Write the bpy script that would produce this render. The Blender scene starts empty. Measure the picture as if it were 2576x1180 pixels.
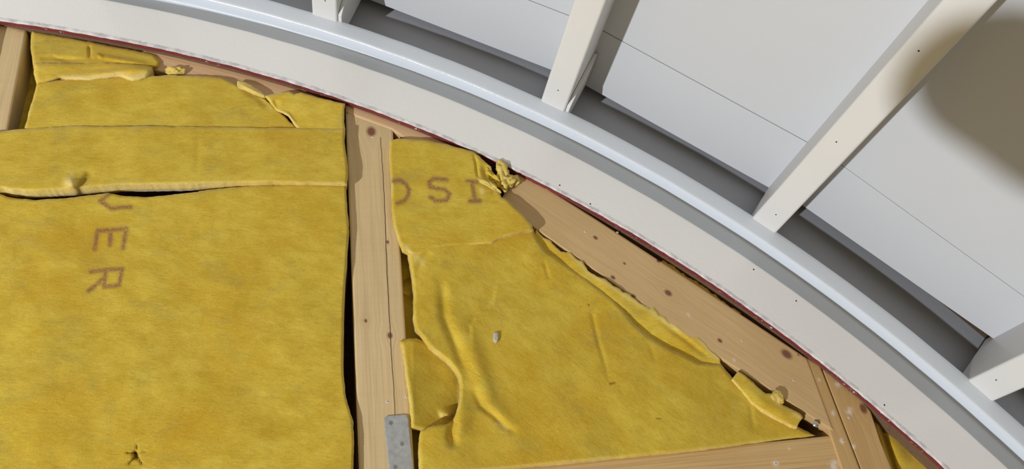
import bpy, bmesh, math
import numpy as np
from mathutils import Matrix, Vector

# ------------------------------------------------------------------ camera, light, exposure
sc = bpy.context.scene
col = sc.collection
D = 1.05                         # camera to end wall, metres
CAMH = 2.10                      # camera height, held above the head
F = 1857.78                      # focal length in pixels of the 2576 px frame
nrm = np.array([-0.18448797, -0.50677532, -0.84210626])   # world +y in camera axes
upv = np.array([-0.13922981, 0.86164865, -0.48803347])    # world +z in camera axes
rgt = np.array([0.97292304, 0.02720999, -0.22952205])     # world +x in camera axes
M = np.stack([rgt, nrm, upv])
CAM = np.array([0.0, -D, CAMH])

cd = bpy.data.cameras.new('camera')
cam = bpy.data.objects.new('camera', cd)
col.objects.link(cam)
cd.sensor_width = 36.0
cd.lens = F / 2576.0 * 36.0
cd.clip_start = 0.02
mw = Matrix([list(M[0]) + [CAM[0]], list(M[1]) + [CAM[1]], list(M[2]) + [CAM[2]], [0, 0, 0, 1]])
cam.matrix_world = mw
sc.camera = cam

w = bpy.data.worlds.new('room_ambience')
sc.world = w
w.use_nodes = True
bg = w.node_tree.nodes['Background']
bg.inputs[0].default_value = (1.0, 0.79, 0.46, 1)
bg.inputs[1].default_value = 0.29

LAMP = np.array([-3.18, -2.27, 0.06])
ld = bpy.data.lights.new('work_lamp', 'POINT')
ld.energy = 725
ld.shadow_soft_size = 0.045
ld.color = (0.97, 0.985, 1.0)
lamp = bpy.data.objects.new('work_lamp', ld)
lamp.location = LAMP
col.objects.link(lamp)

vs = sc.view_settings
vs.view_transform = 'Standard'
vs.look = 'None'
vs.gamma = 1.0
vs.use_curve_mapping = False
vs.exposure = 0.17

# ------------------------------------------------------------------ helpers
rng = np.random.default_rng(7)


def px(x, y, d):
    """pixel of the 2576x1180 frame + distance in front of the end wall (units of D) -> world point"""
    x = np.asarray(x, float); y = np.asarray(y, float); d = np.asarray(d, float)
    x, y, d = np.broadcast_arrays(x, y, d)
    r = np.stack([x - 1288.0, -(y - 590.0), np.full(x.shape, -F)], -1) @ M.T
    s = (1.0 - d) / r[..., 1]
    return CAM + r * s[..., None] * D


CX, CZ = -0.80 * D, CAMH - 1.034 * D          # axis of the vault


def pol(a, r, d):
    """vault coordinates: angle from vertical (deg), radius and depth in units of D -> world"""
    a = np.radians(np.asarray(a, float))
    r = np.asarray(r, float) * D
    a, r, d = np.broadcast_arrays(a, r, np.asarray(d, float) * D)
    return np.stack([CX + r * np.sin(a), -d, CZ + r * np.cos(a)], -1)


def put(o, parent=None):
    col.objects.link(o)
    if parent is not None:
        o.parent = parent
        o.matrix_parent_inverse = Matrix.Identity(4)
        o.location = Vector(o.location) - Vector(parent.get('org', (0, 0, 0)))
    return o


def mesh_obj(name, verts, faces, mat, parent=None, smooth=True, attrs=None, mats=None, mi=None):
    verts = np.asarray(verts, float)
    c = verts.mean(0)
    me = bpy.data.meshes.new(name)
    me.from_pydata((verts - c).tolist(), [], [list(map(int, f)) for f in faces])
    for m in ([mat] if mats is None else mats):
        me.materials.append(m)
    if mi is not None:
        me.polygons.foreach_set('material_index', np.asarray(mi, np.int32))
    me.polygons.foreach_set('use_smooth', np.full(len(me.polygons), smooth))
    for k, a in (attrs or {}).items():
        a = np.asarray(a, np.float32)
        if a.ndim == 1:
            at = me.attributes.new(k, 'FLOAT', 'POINT'); at.data.foreach_set('value', a)
        else:
            at = me.attributes.new(k, 'FLOAT_VECTOR', 'POINT'); at.data.foreach_set('vector', a.ravel())
    me.update()
    o = bpy.data.objects.new(name, me)
    o['org'] = [float(v) for v in c]
    o.location = c
    return put(o, parent)


def empty(name, loc):
    o = bpy.data.objects.new(name, None)
    o.empty_display_size = 0.05
    o.location = loc
    o['org'] = [float(v) for v in loc]
    col.objects.link(o)
    return o


def tag(o, label=None, cat=None, group=None, kind=None):
    if label: o['label'] = label
    if cat: o['category'] = cat
    if group: o['group'] = group
    if kind: o['kind'] = kind
    return o


def resample(P, n):
    P = np.asarray(P, float)
    s = np.r_[0, np.cumsum(np.hypot(*np.diff(P, axis=0).T))]
    t = np.linspace(0, s[-1], n)
    return np.stack([np.interp(t, s, P[:, k]) for k in (0, 1)], -1)


def smooth1(P, k):
    """slight rounding of a resampled polyline, ends kept"""
    Q = P.copy()
    for _ in range(k):
        Q[1:-1] = 0.25 * Q[:-2] + 0.5 * Q[1:-1] + 0.25 * Q[2:]
    return Q


def coons(top, bottom, left, right, nu, nv, sm=2):
    T, B = [smooth1(resample(p, nu), sm) for p in (top, bottom)]
    L, R = [smooth1(resample(p, nv), sm) for p in (left, right)]
    u = np.linspace(0, 1, nu)[None, :, None]; v = np.linspace(0, 1, nv)[:, None, None]
    return ((1 - v) * T[None] + v * B[None] + (1 - u) * L[:, None] + u * R[:, None]
            - (1 - u) * (1 - v) * T[0] - u * (1 - v) * T[-1] - (1 - u) * v * B[0] - u * v * B[-1])


def noise2(x, y, scale, seed):
    """cheap smooth value noise, -1..1"""
    g = np.random.default_rng(seed).uniform(-1, 1, (64, 64))
    x = x / scale; y = y / scale
    xi = np.floor(x).astype(int); yi = np.floor(y).astype(int)
    fx = x - xi; fy = y - yi
    fx = fx * fx * (3 - 2 * fx); fy = fy * fy * (3 - 2 * fy)
    G = lambda a, b: g[a % 64, b % 64]
    return (G(xi, yi) * (1 - fx) * (1 - fy) + G(xi + 1, yi) * fx * (1 - fy)
            + G(xi, yi + 1) * (1 - fx) * fy + G(xi + 1, yi + 1) * fx * fy)


def seg_dist(X, Y, pts):
    """distance to polyline and signed side (+ = right hand of travel in image)"""
    best = np.full(X.shape, 1e9); side = np.zeros(X.shape); tt = np.zeros(X.shape)
    pts = np.asarray(pts, float)
    n = len(pts) - 1
    for k in range(n):
        a, b = pts[k], pts[k + 1]
        ab = b - a; L2 = ab @ ab + 1e-9
        t = np.clip(((X - a[0]) * ab[0] + (Y - a[1]) * ab[1]) / L2, 0, 1)
        dx = X - a[0] - t * ab[0]; dy = Y - a[1] - t * ab[1]
        d = np.hypot(dx, dy)
        m = d < best
        best = np.where(m, d, best)
        side = np.where(m, np.sign(ab[0] * dy - ab[1] * dx), side)
        tt = np.where(m, (k + t) / n, tt)
    return best, side, tt


def crease(X, Y, pts, width, amp, kind='gauss', fade=True):
    d, s, t = seg_dist(X, Y, pts)
    f = np.sin(np.clip(np.minimum(t, 1 - t) * 2.6, 0, 1) * np.pi / 2) if fade else 1.0
    if kind == 'gauss':
        return amp * f * np.exp(-(d / width) ** 2)
    if kind == 'sharp':
        return amp * f * np.exp(-d / width)
    # step: raised on the + side, decaying away
    return amp * f * s * (1 - np.exp(-(d / 3.0) ** 2)) * np.exp(-d / width)


# ------------------------------------------------------------------ materials
def new_mat(name):
    m = bpy.data.materials.new(name)
    m.use_nodes = True
    nt = m.node_tree
    return m, nt, nt.nodes['Principled BSDF']


def nd(nt, t, **kw):
    n = nt.nodes.new(t)
    for k, v in kw.items():
        setattr(n, k, v)
    return n


def math_n(nt, op, a, b=None, c=None, clamp=False):
    n = nd(nt, 'ShaderNodeMath', operation=op, use_clamp=clamp)
    for i, v in enumerate((a, b, c)):
        if v is None: continue
        if isinstance(v, (int, float)): n.inputs[i].default_value = v
        else: nt.links.new(v, n.inputs[i])
    return n.outputs[0]


def mixc(nt, fac, a, b, mode='MIX'):
    n = nd(nt, 'ShaderNodeMix', data_type='RGBA', blend_type=mode)
    for sock, v in ((n.inputs[0], fac), (n.inputs[6], a), (n.inputs[7], b)):
        if isinstance(v, (int, float)): sock.default_value = v
        elif isinstance(v, tuple): sock.default_value = v + (1,) if len(v) == 3 else v
        else: nt.links.new(v, sock)
    return n.outputs[2]


def ramp(nt, fac, stops):
    n = nd(nt, 'ShaderNodeValToRGB')
    e = n.color_ramp.elements
    while len(e) < len(stops): e.new(0.5)
    for k, (p, c) in zip(e, stops):
        k.position = p
        k.color = (c, c, c, 1) if isinstance(c, (int, float)) else tuple(c) + (1,)
    nt.links.new(fac, n.inputs[0])
    return n.outputs[0]


def position(nt, scale=(1, 1, 1), rot=(0, 0, 0)):
    g = nd(nt, 'ShaderNodeNewGeometry')
    r = nd(nt, 'ShaderNodeMapping', vector_type='POINT')
    r.inputs['Rotation'].default_value = rot
    nt.links.new(g.outputs['Position'], r.inputs['Vector'])
    m = nd(nt, 'ShaderNodeMapping', vector_type='POINT')
    m.inputs['Scale'].default_value = scale
    nt.links.new(r.outputs[0], m.inputs['Vector'])
    return m.outputs[0]


def noise(nt, vec, scale=1.0, detail=3.0, rough=0.55, dist=0.0):
    n = nd(nt, 'ShaderNodeTexNoise')
    n.inputs['Scale'].default_value = scale
    n.inputs['Detail'].default_value = detail
    n.inputs['Roughness'].default_value = rough
    n.inputs['Distortion'].default_value = dist
    nt.links.new(vec, n.inputs['Vector'])
    return n.outputs['Fac']


def attr(nt, name):
    a = nd(nt, 'ShaderNodeAttribute', attribute_name=name)
    return a


def bump(nt, bsdf, h, strength, dist):
    b = nd(nt, 'ShaderNodeBump')
    b.inputs['Strength'].default_value = strength
    b.inputs['Distance'].default_value = dist
    nt.links.new(h, b.inputs['Height'])
    nt.links.new(b.outputs[0], bsdf.inputs['Normal'])


def insulation_mat(name, angle, tint=(1, 1, 1), light=0.0):
    m, nt, b = new_mat(name)
    P0 = position(nt)
    fib = noise(nt, position(nt, (85, 85, 520), (0, math.radians(angle), 0)), 1, 4, 0.7, 1.2)
    fib2 = noise(nt, position(nt, (150, 150, 1100), (0, math.radians(angle - 12), 0)), 1, 2, 0.6, 0.9)
    grn = noise(nt, P0, 700, 3, 0.7)
    mott = noise(nt, position(nt, (1, 1, 1.9), (0, math.radians(angle), 0)), 26, 5, 0.62)
    big = noise(nt, P0, 8, 3, 0.5)
    dirt = noise(nt, position(nt, (1, 1, 1.5), (0, math.radians(angle + 10), 0)), 15, 4, 0.6, 0.3)
    A = tuple(np.array((0.480, 0.322, 0.024)) * tint)
    Bc = tuple(np.array((0.630, 0.475, 0.066)) * tint)
    O = tuple(np.array((0.500, 0.306, 0.018)) * tint)
    G = tuple(np.array((0.355, 0.282, 0.066)) * tint)
    c = mixc(nt, ramp(nt, mott, [(0.30, 0.08), (0.70, 0.92)]), A, Bc)
    c = mixc(nt, ramp(nt, big, [(0.50, 0.0), (0.72, 0.75)]), c, O)
    c = mixc(nt, ramp(nt, dirt, [(0.55, 0.0), (0.78, 0.62)]), c, G)
    c = mixc(nt, 1.0, c, ramp(nt, fib, [(0.26, 0.80), (0.48, 1.0), (0.74, 1.15)]), 'MULTIPLY')
    c = mixc(nt, ramp(nt, fib2, [(0.60, 0.0), (0.74, 0.55)]), c, (0.73, 0.60, 0.16))
    c = mixc(nt, 1.0, c, ramp(nt, grn, [(0.25, 0.80), (0.5, 1.0), (0.75, 1.10)]), 'MULTIPLY')
    pale = attr(nt, 'pale').outputs['Fac']
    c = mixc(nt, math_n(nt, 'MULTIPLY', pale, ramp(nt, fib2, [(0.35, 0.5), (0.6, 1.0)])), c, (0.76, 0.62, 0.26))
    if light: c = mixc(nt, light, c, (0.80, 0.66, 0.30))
    ink = attr(nt, 'ink').outputs['Fac']
    sp = noise(nt, P0, 420, 2, 0.6)
    ik = math_n(nt, 'MULTIPLY', ink, ramp(nt, sp, [(0.30, 0.35), (0.52, 1.0)]))
    c = mixc(nt, ik, c, (0.205, 0.080, 0.058))
    hole = attr(nt, 'hole').outputs['Fac']
    c = mixc(nt, hole, c, (0.10, 0.035, 0.008))
    nt.links.new(c, b.inputs['Base Color'])
    b.inputs['Roughness'].default_value = 0.95
    b.inputs['Specular IOR Level'].default_value = 0.12
    b.inputs['Sheen Weight'].default_value = 0.12
    h = math_n(nt, 'ADD', math_n(nt, 'MULTIPLY', fib, 0.5), math_n(nt, 'MULTIPLY', mott, 0.8))
    bump(nt, b, h, 0.16, 0.003)
    return m


def wood_mat(name, light, dark, ringk=62, stain=0.4, knotc=(0.19, 0.08, 0.048), contrast=1.0, saw=0.0):
    m, nt, b = new_mat(name)
    g = attr(nt, 'grain').outputs['Vector']
    mp = nd(nt, 'ShaderNodeMapping', vector_type='POINT')
    mp.inputs['Scale'].default_value = (1.4, ringk, 1)
    nt.links.new(g, mp.inputs['Vector'])
    n1 = noise(nt, mp.outputs[0], 1, 3, 0.5, 0.15)
    mp2 = nd(nt, 'ShaderNodeMapping', vector_type='POINT')
    mp2.inputs['Scale'].default_value = (9, ringk * 9, 1)
    nt.links.new(g, mp2.inputs['Vector'])
    n2 = noise(nt, mp2.outputs[0], 1, 2, 0.6)
    n3 = noise(nt, position(nt), 7, 3, 0.5)
    lines = ramp(nt, n1, [(0.38, 0.0), (0.46, 0.25), (0.50, 1.0), (0.53, 0.35), (0.62, 0.05), (0.68, 0.55), (0.72, 0.0)])
    c = mixc(nt, math_n(nt, 'MULTIPLY', lines, 0.42 * contrast), light, dark)
    c = mixc(nt, math_n(nt, 'MULTIPLY', ramp(nt, n3, [(0.4, 0.0), (0.7, 1.0)]), stain), c,
             tuple(0.5 * (np.array(light) + np.array(dark))))
    c = mixc(nt, 1.0, c, ramp(nt, n2, [(0.3, 0.90), (0.7, 1.06)]), 'MULTIPLY')
    hb = n2
    if saw:
        mp3 = nd(nt, 'ShaderNodeMapping', vector_type='POINT')
        mp3.inputs['Scale'].default_value = (260, 6, 1)
        nt.links.new(g, mp3.inputs['Vector'])
        n4 = noise(nt, mp3.outputs[0], 1, 1, 0.5)
        c = mixc(nt, math_n(nt, 'MULTIPLY', ramp(nt, n4, [(0.52, 0.0), (0.62, 1.0)]), saw), c, dark)
    kn = attr(nt, 'knot').outputs['Fac']
    c = mixc(nt, ramp(nt, kn, [(0.15, 0.0), (0.45, 0.45), (0.75, 1.0)]), c, knotc)
    crk = attr(nt, 'crack').outputs['Fac']
    c = mixc(nt, crk, c, (0.035, 0.018, 0.01))
    pl = attr(nt, 'plaster').outputs['Fac']
    c = mixc(nt, pl, c, (0.72, 0.66, 0.6))
    nt.links.new(c, b.inputs['Base Color'])
    b.inputs['Roughness'].default_value = 0.55
    b.inputs['Specular IOR Level'].default_value = 0.3
    bump(nt, b, math_n(nt, 'ADD', math_n(nt, 'MULTIPLY', lines, -0.4), n2), 0.18, 0.0012)
    return m


def paint_mat(name, color, rough=0.35, wob=0.15, coat=0.0, spec=0.5, dirt=0.12, bscale=90):
    m, nt, b = new_mat(name)
    P0 = position(nt)
    n1 = noise(nt, P0, 5, 4, 0.6)
    n2 = noise(nt, P0, bscale, 3, 0.6)
    n3 = noise(nt, P0, 700, 1, 0.5)
    c = mixc(nt, math_n(nt, 'MULTIPLY', ramp(nt, n1, [(0.35, 0.0), (0.7, 1.0)]), dirt), color,
             tuple(np.array(color) * np.array((0.82, 0.83, 0.86))))
    nt.links.new(c, b.inputs['Base Color'])
    b.inputs['Roughness'].default_value = rough
    b.inputs['Specular IOR Level'].default_value = spec
    b.inputs['Coat Weight'].default_value = coat
    b.inputs['Coat Roughness'].default_value = 0.12
    bump(nt, b, math_n(nt, 'ADD', n2, math_n(nt, 'MULTIPLY', n3, 0.12)), wob, 0.002)
    return m


def flat_mat(name, color, rough=0.7, metal=0.0, spec=0.4):
    m, nt, b = new_mat(name)
    n = noise(nt, position(nt), 160, 3, 0.6)
    c = mixc(nt, 1.0, color, ramp(nt, n, [(0.3, 0.82), (0.7, 1.1)]), 'MULTIPLY')
    nt.links.new(c, b.inputs['Base Color'])
    b.inputs['Roughness'].default_value = rough
    b.inputs['Metallic'].default_value = metal
    b.inputs['Specular IOR Level'].default_value = spec
    return m


MI_H = insulation_mat('glass_wool_level', -4)
MI_S = insulation_mat('glass_wool_slanted', -13)
MI_D = insulation_mat('glass_wool_steep', -42)
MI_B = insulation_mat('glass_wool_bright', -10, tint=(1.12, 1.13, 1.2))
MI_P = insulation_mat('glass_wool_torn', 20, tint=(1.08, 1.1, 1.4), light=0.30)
MW_STUD = wood_mat('spruce_stud', (0.634, 0.488, 0.274), (0.440, 0.286, 0.130), 60, contrast=0.8, saw=0.06)
MW_DIAG = wood_mat('planed_spruce', (0.598, 0.418, 0.211), (0.414, 0.242, 0.096), 70, 0.5, contrast=0.42)
MW_RAIL = wood_mat('pine_rail', (0.616, 0.431, 0.204), (0.396, 0.207, 0.067), 95, 0.4, contrast=1.25)
MW_POST = wood_mat('pine_post', (0.563, 0.378, 0.167), (0.387, 0.211, 0.074), 60, 0.5)
MW_RAW = wood_mat('raw_spruce', (0.669, 0.458, 0.266), (0.458, 0.273, 0.126), 50, 0.4)
MP_BAND = paint_mat('cream_white_paint', (0.80, 0.775, 0.75), 0.30, 0.10)
MP_BEAM = paint_mat('cream_beam_paint', (0.685, 0.685, 0.68), 0.42, 0.18)
MP_PANEL = paint_mat('cool_white_panel_paint', (0.575, 0.595, 0.63), 0.55, 0.10, bscale=160)
MP_WALL = paint_mat('grey_wall_paint', (0.375, 0.39, 0.43), 0.5, 0.12)
M_RED = flat_mat('oxide_red_paint', (0.23, 0.030, 0.030), 0.7)
M_DARKWOOD = flat_mat('dark_sheathing', (0.15, 0.088, 0.050), 0.9)
M_HOLE = flat_mat('nail_shadow', (0.015, 0.012, 0.012), 0.9)
M_PLASTER = flat_mat('filler_white', (0.80, 0.75, 0.70), 0.8)
M_ZINC = flat_mat('zinc', (0.62, 0.64, 0.66), 0.28, 1.0)
M_SPLIT = flat_mat('split_shadow', (0.09, 0.055, 0.035), 0.9)
M_CHIP = flat_mat('grey_chip', (0.50, 0.47, 0.40), 0.9)


# ring paint: glossy white, scraped grey along the inner edge
def trim_mat():
    m, nt, b = new_mat('gloss_trim_paint')
    P0 = position(nt)
    e = attr(nt, 'edge').outputs['Fac']          # distance from the inner corner in units of D
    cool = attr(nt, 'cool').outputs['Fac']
    n1 = noise(nt, P0, 5, 4, 0.6)
    n2 = noise(nt, P0, 95, 3, 0.6)
    n5 = noise(nt, position(nt), 240, 4, 0.7)
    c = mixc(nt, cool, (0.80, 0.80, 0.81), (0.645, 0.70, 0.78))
    c = mixc(nt, math_n(nt, 'MULTIPLY', ramp(nt, n1, [(0.4, 0.0), (0.7, 1.0)]), 0.10), c, (0.66, 0.64, 0.63))
    thr = math_n(nt, 'ADD', e, math_n(nt, 'MULTIPLY', math_n(nt, 'SUBTRACT', n5, 0.5), 0.008))
    scr = nd(nt, 'ShaderNodeMapRange'); scr.inputs[1].default_value = 0.0045; scr.inputs[2].default_value = 0.0072
    scr.inputs[3].default_value = 1.0; scr.inputs[4].default_value = 0.0
    nt.links.new(thr, scr.inputs[0])
    c = mixc(nt, math_n(nt, 'MULTIPLY', scr.outputs[0], ramp(nt, noise(nt, P0, 60, 3, 0.6), [(0.35, 0.3), (0.6, 0.95)])), c, (0.44, 0.42, 0.44))
    nt.links.new(c, b.inputs['Base Color'])
    rg = nd(nt, 'ShaderNodeMapRange'); rg.inputs[1].default_value = 0.003; rg.inputs[2].default_value = 0.010
    rg.inputs[3].default_value = 0.8; rg.inputs[4].default_value = 0.21
    nt.links.new(e, rg.inputs[0]); nt.links.new(rg.outputs[0], b.inputs['Roughness'])
    spv = nd(nt, 'ShaderNodeMapRange'); spv.inputs[1].default_value = 0.003; spv.inputs[2].default_value = 0.010
    spv.inputs[3].default_value = 0.1; spv.inputs[4].default_value = 0.5
    nt.links.new(e, spv.inputs[0]); nt.links.new(spv.outputs[0], b.inputs['Specular IOR Level'])
    bump(nt, b, math_n(nt, 'ADD', n2, math_n(nt, 'MULTIPLY', noise(nt, P0, 330, 2, 0.6), 0.25)), 0.10, 0.003)
    return m


def red_mat():
    m, nt, b = new_mat('chipped_red_edge')
    P0 = position(nt)
    n = noise(nt, P0, 150, 4, 0.7)
    n1 = noise(nt, P0, 13, 2, 0.5)
    f = math_n(nt, 'MULTIPLY', ramp(nt, n, [(0.60, 0.0), (0.66, 1.0)]), ramp(nt, n1, [(0.45, 0.0), (0.6, 1.0)]))
    c = mixc(nt, f, (0.17, 0.026, 0.029), (0.64, 0.58, 0.58))
    nt.links.new(c, b.inputs['Base Color'])
    b.inputs['Roughness'].default_value = 0.6
    return m


M_TRIM = trim_mat()
M_REDEDGE = red_mat()

# ------------------------------------------------------------------ setting: vault, end wall, arch trim
BEAMS = [(-1.2, None), (9.9, None), (21.10, 1), (32.37, 2), (43.22, 3), (54.05, 4), (65.1, None), (76.2, None)]
RB, RC = 2.188, 2.306           # beam underside and panel radius
BW = 0.0460                     # beam width
A0, A1 = -12.0, 92.0

# end wall above the trim
aa = np.linspace(A0, A1, 160)
V = []; Fc = []
rr = [2.12, 2.20, 2.30, 2.44]
for r in rr: V.append(pol(aa, r, -0.020))
for r in rr: V.append(pol(aa, r, -0.045))
V = np.concatenate(V); n = len(aa)
for k in range(3):
    for i in range(n - 1):
        Fc.append((k * n + i, k * n + i + 1, (k + 1) * n + i + 1, (k + 1) * n + i))
        Fc.append(((4 + k) * n + i, (5 + k) * n + i, (5 + k) * n + i + 1, (4 + k) * n + i + 1))
for i in range(n - 1):
    Fc.append((i, 4 * n + i, 4 * n + i + 1, i + 1))
    Fc.append((3 * n + i, 3 * n + i + 1, 7 * n + i + 1, 7 * n + i))
wall = mesh_obj('wall_end', V, Fc, MP_WALL, smooth=False)
tag(wall, 'grey painted end wall strip between the arch trim and the ceiling', kind='structure')

# arch trim: profile swept round the vault axis
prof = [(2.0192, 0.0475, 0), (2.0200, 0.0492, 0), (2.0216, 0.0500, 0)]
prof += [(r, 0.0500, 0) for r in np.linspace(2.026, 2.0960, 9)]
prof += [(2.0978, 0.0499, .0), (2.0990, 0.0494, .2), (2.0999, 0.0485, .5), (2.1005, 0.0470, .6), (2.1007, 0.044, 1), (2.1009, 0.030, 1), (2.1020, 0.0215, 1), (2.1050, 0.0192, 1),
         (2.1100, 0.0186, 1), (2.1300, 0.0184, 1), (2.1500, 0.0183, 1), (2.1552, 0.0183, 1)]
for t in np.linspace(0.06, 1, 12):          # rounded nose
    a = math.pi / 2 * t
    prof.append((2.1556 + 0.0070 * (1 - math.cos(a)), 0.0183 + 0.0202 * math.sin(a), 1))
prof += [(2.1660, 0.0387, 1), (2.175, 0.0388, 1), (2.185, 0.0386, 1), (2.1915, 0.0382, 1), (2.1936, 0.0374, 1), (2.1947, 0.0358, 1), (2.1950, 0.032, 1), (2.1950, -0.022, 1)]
na = 420
aa = np.linspace(A0, A1, na)
V = []; ed = []; cl = []
wv = 0.0006 * noise2(aa, aa * 0 + 3, 1.1, 5)
for r, d, c in prof:
    jit = 0.0
    if r < 2.0215: jit = 0.0006 * noise2(aa * 40, aa * 0 + r * 900, 3.1, 21)
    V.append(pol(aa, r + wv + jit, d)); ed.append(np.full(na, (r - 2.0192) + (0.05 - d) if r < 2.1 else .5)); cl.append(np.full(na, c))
Fc = []
for k in range(len(prof) - 1):
    for i in range(na - 1):
        Fc.append((k * na + i, k * na + i + 1, (k + 1) * na + i + 1, (k + 1) * na + i))
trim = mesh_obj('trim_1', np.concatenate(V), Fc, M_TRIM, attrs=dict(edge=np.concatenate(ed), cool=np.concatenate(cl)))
tag(trim, 'white glossy moulded arch trim with a groove round the end wall', kind='structure')
V = []
for r, d in ((2.0192, 0.0476), (2.0195, 0.0450), (2.0195, 0.0425), (2.0196, 0.0400)):
    V.append(pol(aa, r + wv + 0.0007 * noise2(aa * 40, aa * 0 + d * 900, 2.0, 22), d))
Fc = [(k * na + i, k * na + i + 1, (k + 1) * na + i + 1, (k + 1) * na + i) for k in range(3) for i in range(na - 1)]
re_ = mesh_obj('painted_edge', np.concatenate(V), Fc, M_REDEDGE, trim)
tag(re_, 'chipped dark red inner edge of the trim')
V = np.concatenate([pol(aa, 2.0205, 0.0410), pol(aa, 2.021, -0.02)])
mesh_obj('gap_shade', V, [(i, i + 1, na + i + 1, na + i) for i in range(na - 1)], M_DARKWOOD, trim)  # dark strip stands in for the shade in the gap behind the red edge


def prism(name, quad_front, quad_back, mat, parent=None, bevel=0.0, smooth=False):
    n = len(quad_front)
    V = np.concatenate([quad_front, quad_back])
    Fc = [list(range(n)), list(range(2 * n - 1, n - 1, -1))]
    for i in range(n):
        j = (i + 1) % n
        Fc.append((j, i, n + i, n + j))
    o = mesh_obj(name, V, Fc, mat, parent, smooth=False)
    bm = bmesh.new(); bm.from_mesh(o.data)
    bmesh.ops.recalc_face_normals(bm, faces=bm.faces)
    if bevel:
        bmesh.ops.bevel(bm, geom=bm.edges[:], offset=bevel, segments=3, affect='EDGES', profile=0.5)
    bm.to_mesh(o.data); bm.free()
    if bevel:
        o.data.polygons.foreach_set('use_smooth', np.ones(len(o.data.polygons), bool))
        md = o.modifiers.new('wn', 'WEIGHTED_NORMAL'); md.keep_sharp = True
    return o


# ceiling: dark backing, panels between the beams
ang = [b[0] for b in BEAMS]
bk_a = np.linspace(A0, A1, 120)
V = np.concatenate([pol(bk_a, 2.345, -0.02), pol(bk_a, 2.345, 2.2), pol(bk_a, 2.36, -0.02), pol(bk_a, 2.36, 2.2)])
n = len(bk_a)
Fc = []
for i in range(n - 1):
    Fc += [(i, i + 1, n + i + 1, n + i), (2 * n + i, 3 * n + i, 3 * n + i + 1, 2 * n + i + 1), (i, 2 * n + i, 2 * n + i + 1, i + 1), (n + i, n + i + 1, 3 * n + i + 1, 3 * n + i)]
ceil = mesh_obj('ceiling', V, Fc, M_DARKWOOD)
tag(ceil, 'barrel vaulted ceiling of flat white painted panels between beams', kind='structure')
for i in range(len(ang) - 1):
    a, b = ang[i], ang[i + 1]
    start = {4: 0.0125, 3: 0.0015, 2: 0.001}.get(i, 0.002)
    for (d0, d1) in ((start, 0.1345), (0.1360, 0.735), (0.7365, 2.1)):
        off = 0.0006 * rng.normal()
        # tiny waviness of the cut end
        sk = 0.016 if (i == 4 and d0 < 0.1) else 0.0
        def quad(d0, d1, r):
            return np.array([pol(a, r, d0 - sk * 0.2), pol(b, r, d0 + sk), pol(b, r, d1), pol(a, r, d1)])
        prism('panel', quad(d0, d1, RC + off + 0.002), quad(d0, d1, RC + 0.022), MP_PANEL, ceil, bevel=0.0008)

BEAM_LABEL = {1: 'white ceiling beam at the top edge left of centre, only its end showing',
              2: 'white ceiling beam with a small wedge cleat at its foot, throwing a brown shadow',
              3: 'long white ceiling beam on the right, half covered by a large soft shadow',
              4: 'white ceiling beam end at the right edge, lowest of the beams'}


def disc(name, centre, u, v, n, rad, mat, parent, h=0.0006, seg=10, rim=None):
    """slightly domed round spot lying on a surface; u,v in-plane, n outwards"""
    V = [centre + n * h]
    for f, hh in ((0.42, 0.9), (1.0, 0.1)):
        for k in range(seg):
            t = 2 * math.pi * k / seg
            V.append(centre + u * rad * f * math.cos(t) + v * rad * f * math.sin(t) + n * h * hh)
    Fc = []; mi = []
    for k in range(seg):
        k2 = (k + 1) % seg
        Fc.append((0, 1 + k, 1 + k2)); mi.append(0)
        Fc.append((1 + k, 1 + seg + k, 1 + seg + k2, 1 + k2)); mi.append(1 if rim else 0)
    return mesh_obj(name, np.array(V), Fc, mat, parent, mats=[mat, rim] if rim else [mat], mi=mi)


for a, idx in BEAMS:
    h = math.degrees(BW / 2 / RB)
    d0, d1 = 0.0, 2.1
    e = np.array([math.sin(math.radians(a)), 0, math.cos(math.radians(a))])
    t = np.array([math.cos(math.radians(a)), 0, -math.sin(math.radians(a))])
    base = pol(a, RB, 0.0)
    hw = BW / 2 * D; hh = 0.135 * D
    sec = [base - t * hw, base + t * hw, base + t * hw + e * hh, base - t * hw + e * hh]
    Q0 = np.array([s + np.array([0, -d0 * D - 0.0, 0]) for s in sec]); Q1 = np.array([s + np.array([0, -d1 * D, 0]) for s in sec])
    if idx:
        root = empty('ceiling_beam', pol(a, RB, 0.06))
        tag(root, BEAM_LABEL[idx], 'beam', 'white beams running along the vault')
        prism('timber', Q0, Q1, MP_BEAM, root, bevel=0.0045)
    elif a not in (9.9, 65.1):
        continue
    else:
        root = prism('ceiling_beam', Q0, Q1, MP_BEAM, None, bevel=0.0045)
        tag(root, 'white ceiling beam left of all the others, beyond the top edge' if a < 20 else 'white ceiling beam below all the others, beyond the right edge', 'beam', 'white beams running along the vault')
    if idx in (1, 2):
        # wedge cleat on the right-hand side near the wall
        def cp(d, r, s): return base + t * (hw + s) + e * (r - RB) * D + np.array([0, -d * D, 0])
        shape = [(0.0, RB + 0.004), (0.052, RB + 0.004), (0.066, RB + 0.020), (0.088, RC - 0.006), (0.0, RC - 0.004)]
        q0 = np.array([cp(d, r, 0.0006) for d, r in shape]); q1 = np.array([cp(d, r, 0.0070) for d, r in shape])
        cl_ = prism('cleat', q0, q1, MP_BEAM, root, bevel=0.0008)
    yv = np.array([0, 1.0, 0])
    nails = {1: [(818, 2)], 2: [(1404, 227)], 3: [(1952, 540), (2104, 357), (2311, 128)], 4: [(2506, 956)]}.get(idx, [])
    for (X, Y) in nails:
        r = np.array([X - 1288.0, -(Y - 590.0), -F]) @ M.T
        # hit the underside plane of the beam
        s = np.dot(base - CAM, e) / np.dot(r, e)
        disc('nail', CAM + r * s - e * 0.0002, t, yv, -e, 0.0013, M_HOLE, root, h=0.0003)


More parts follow.
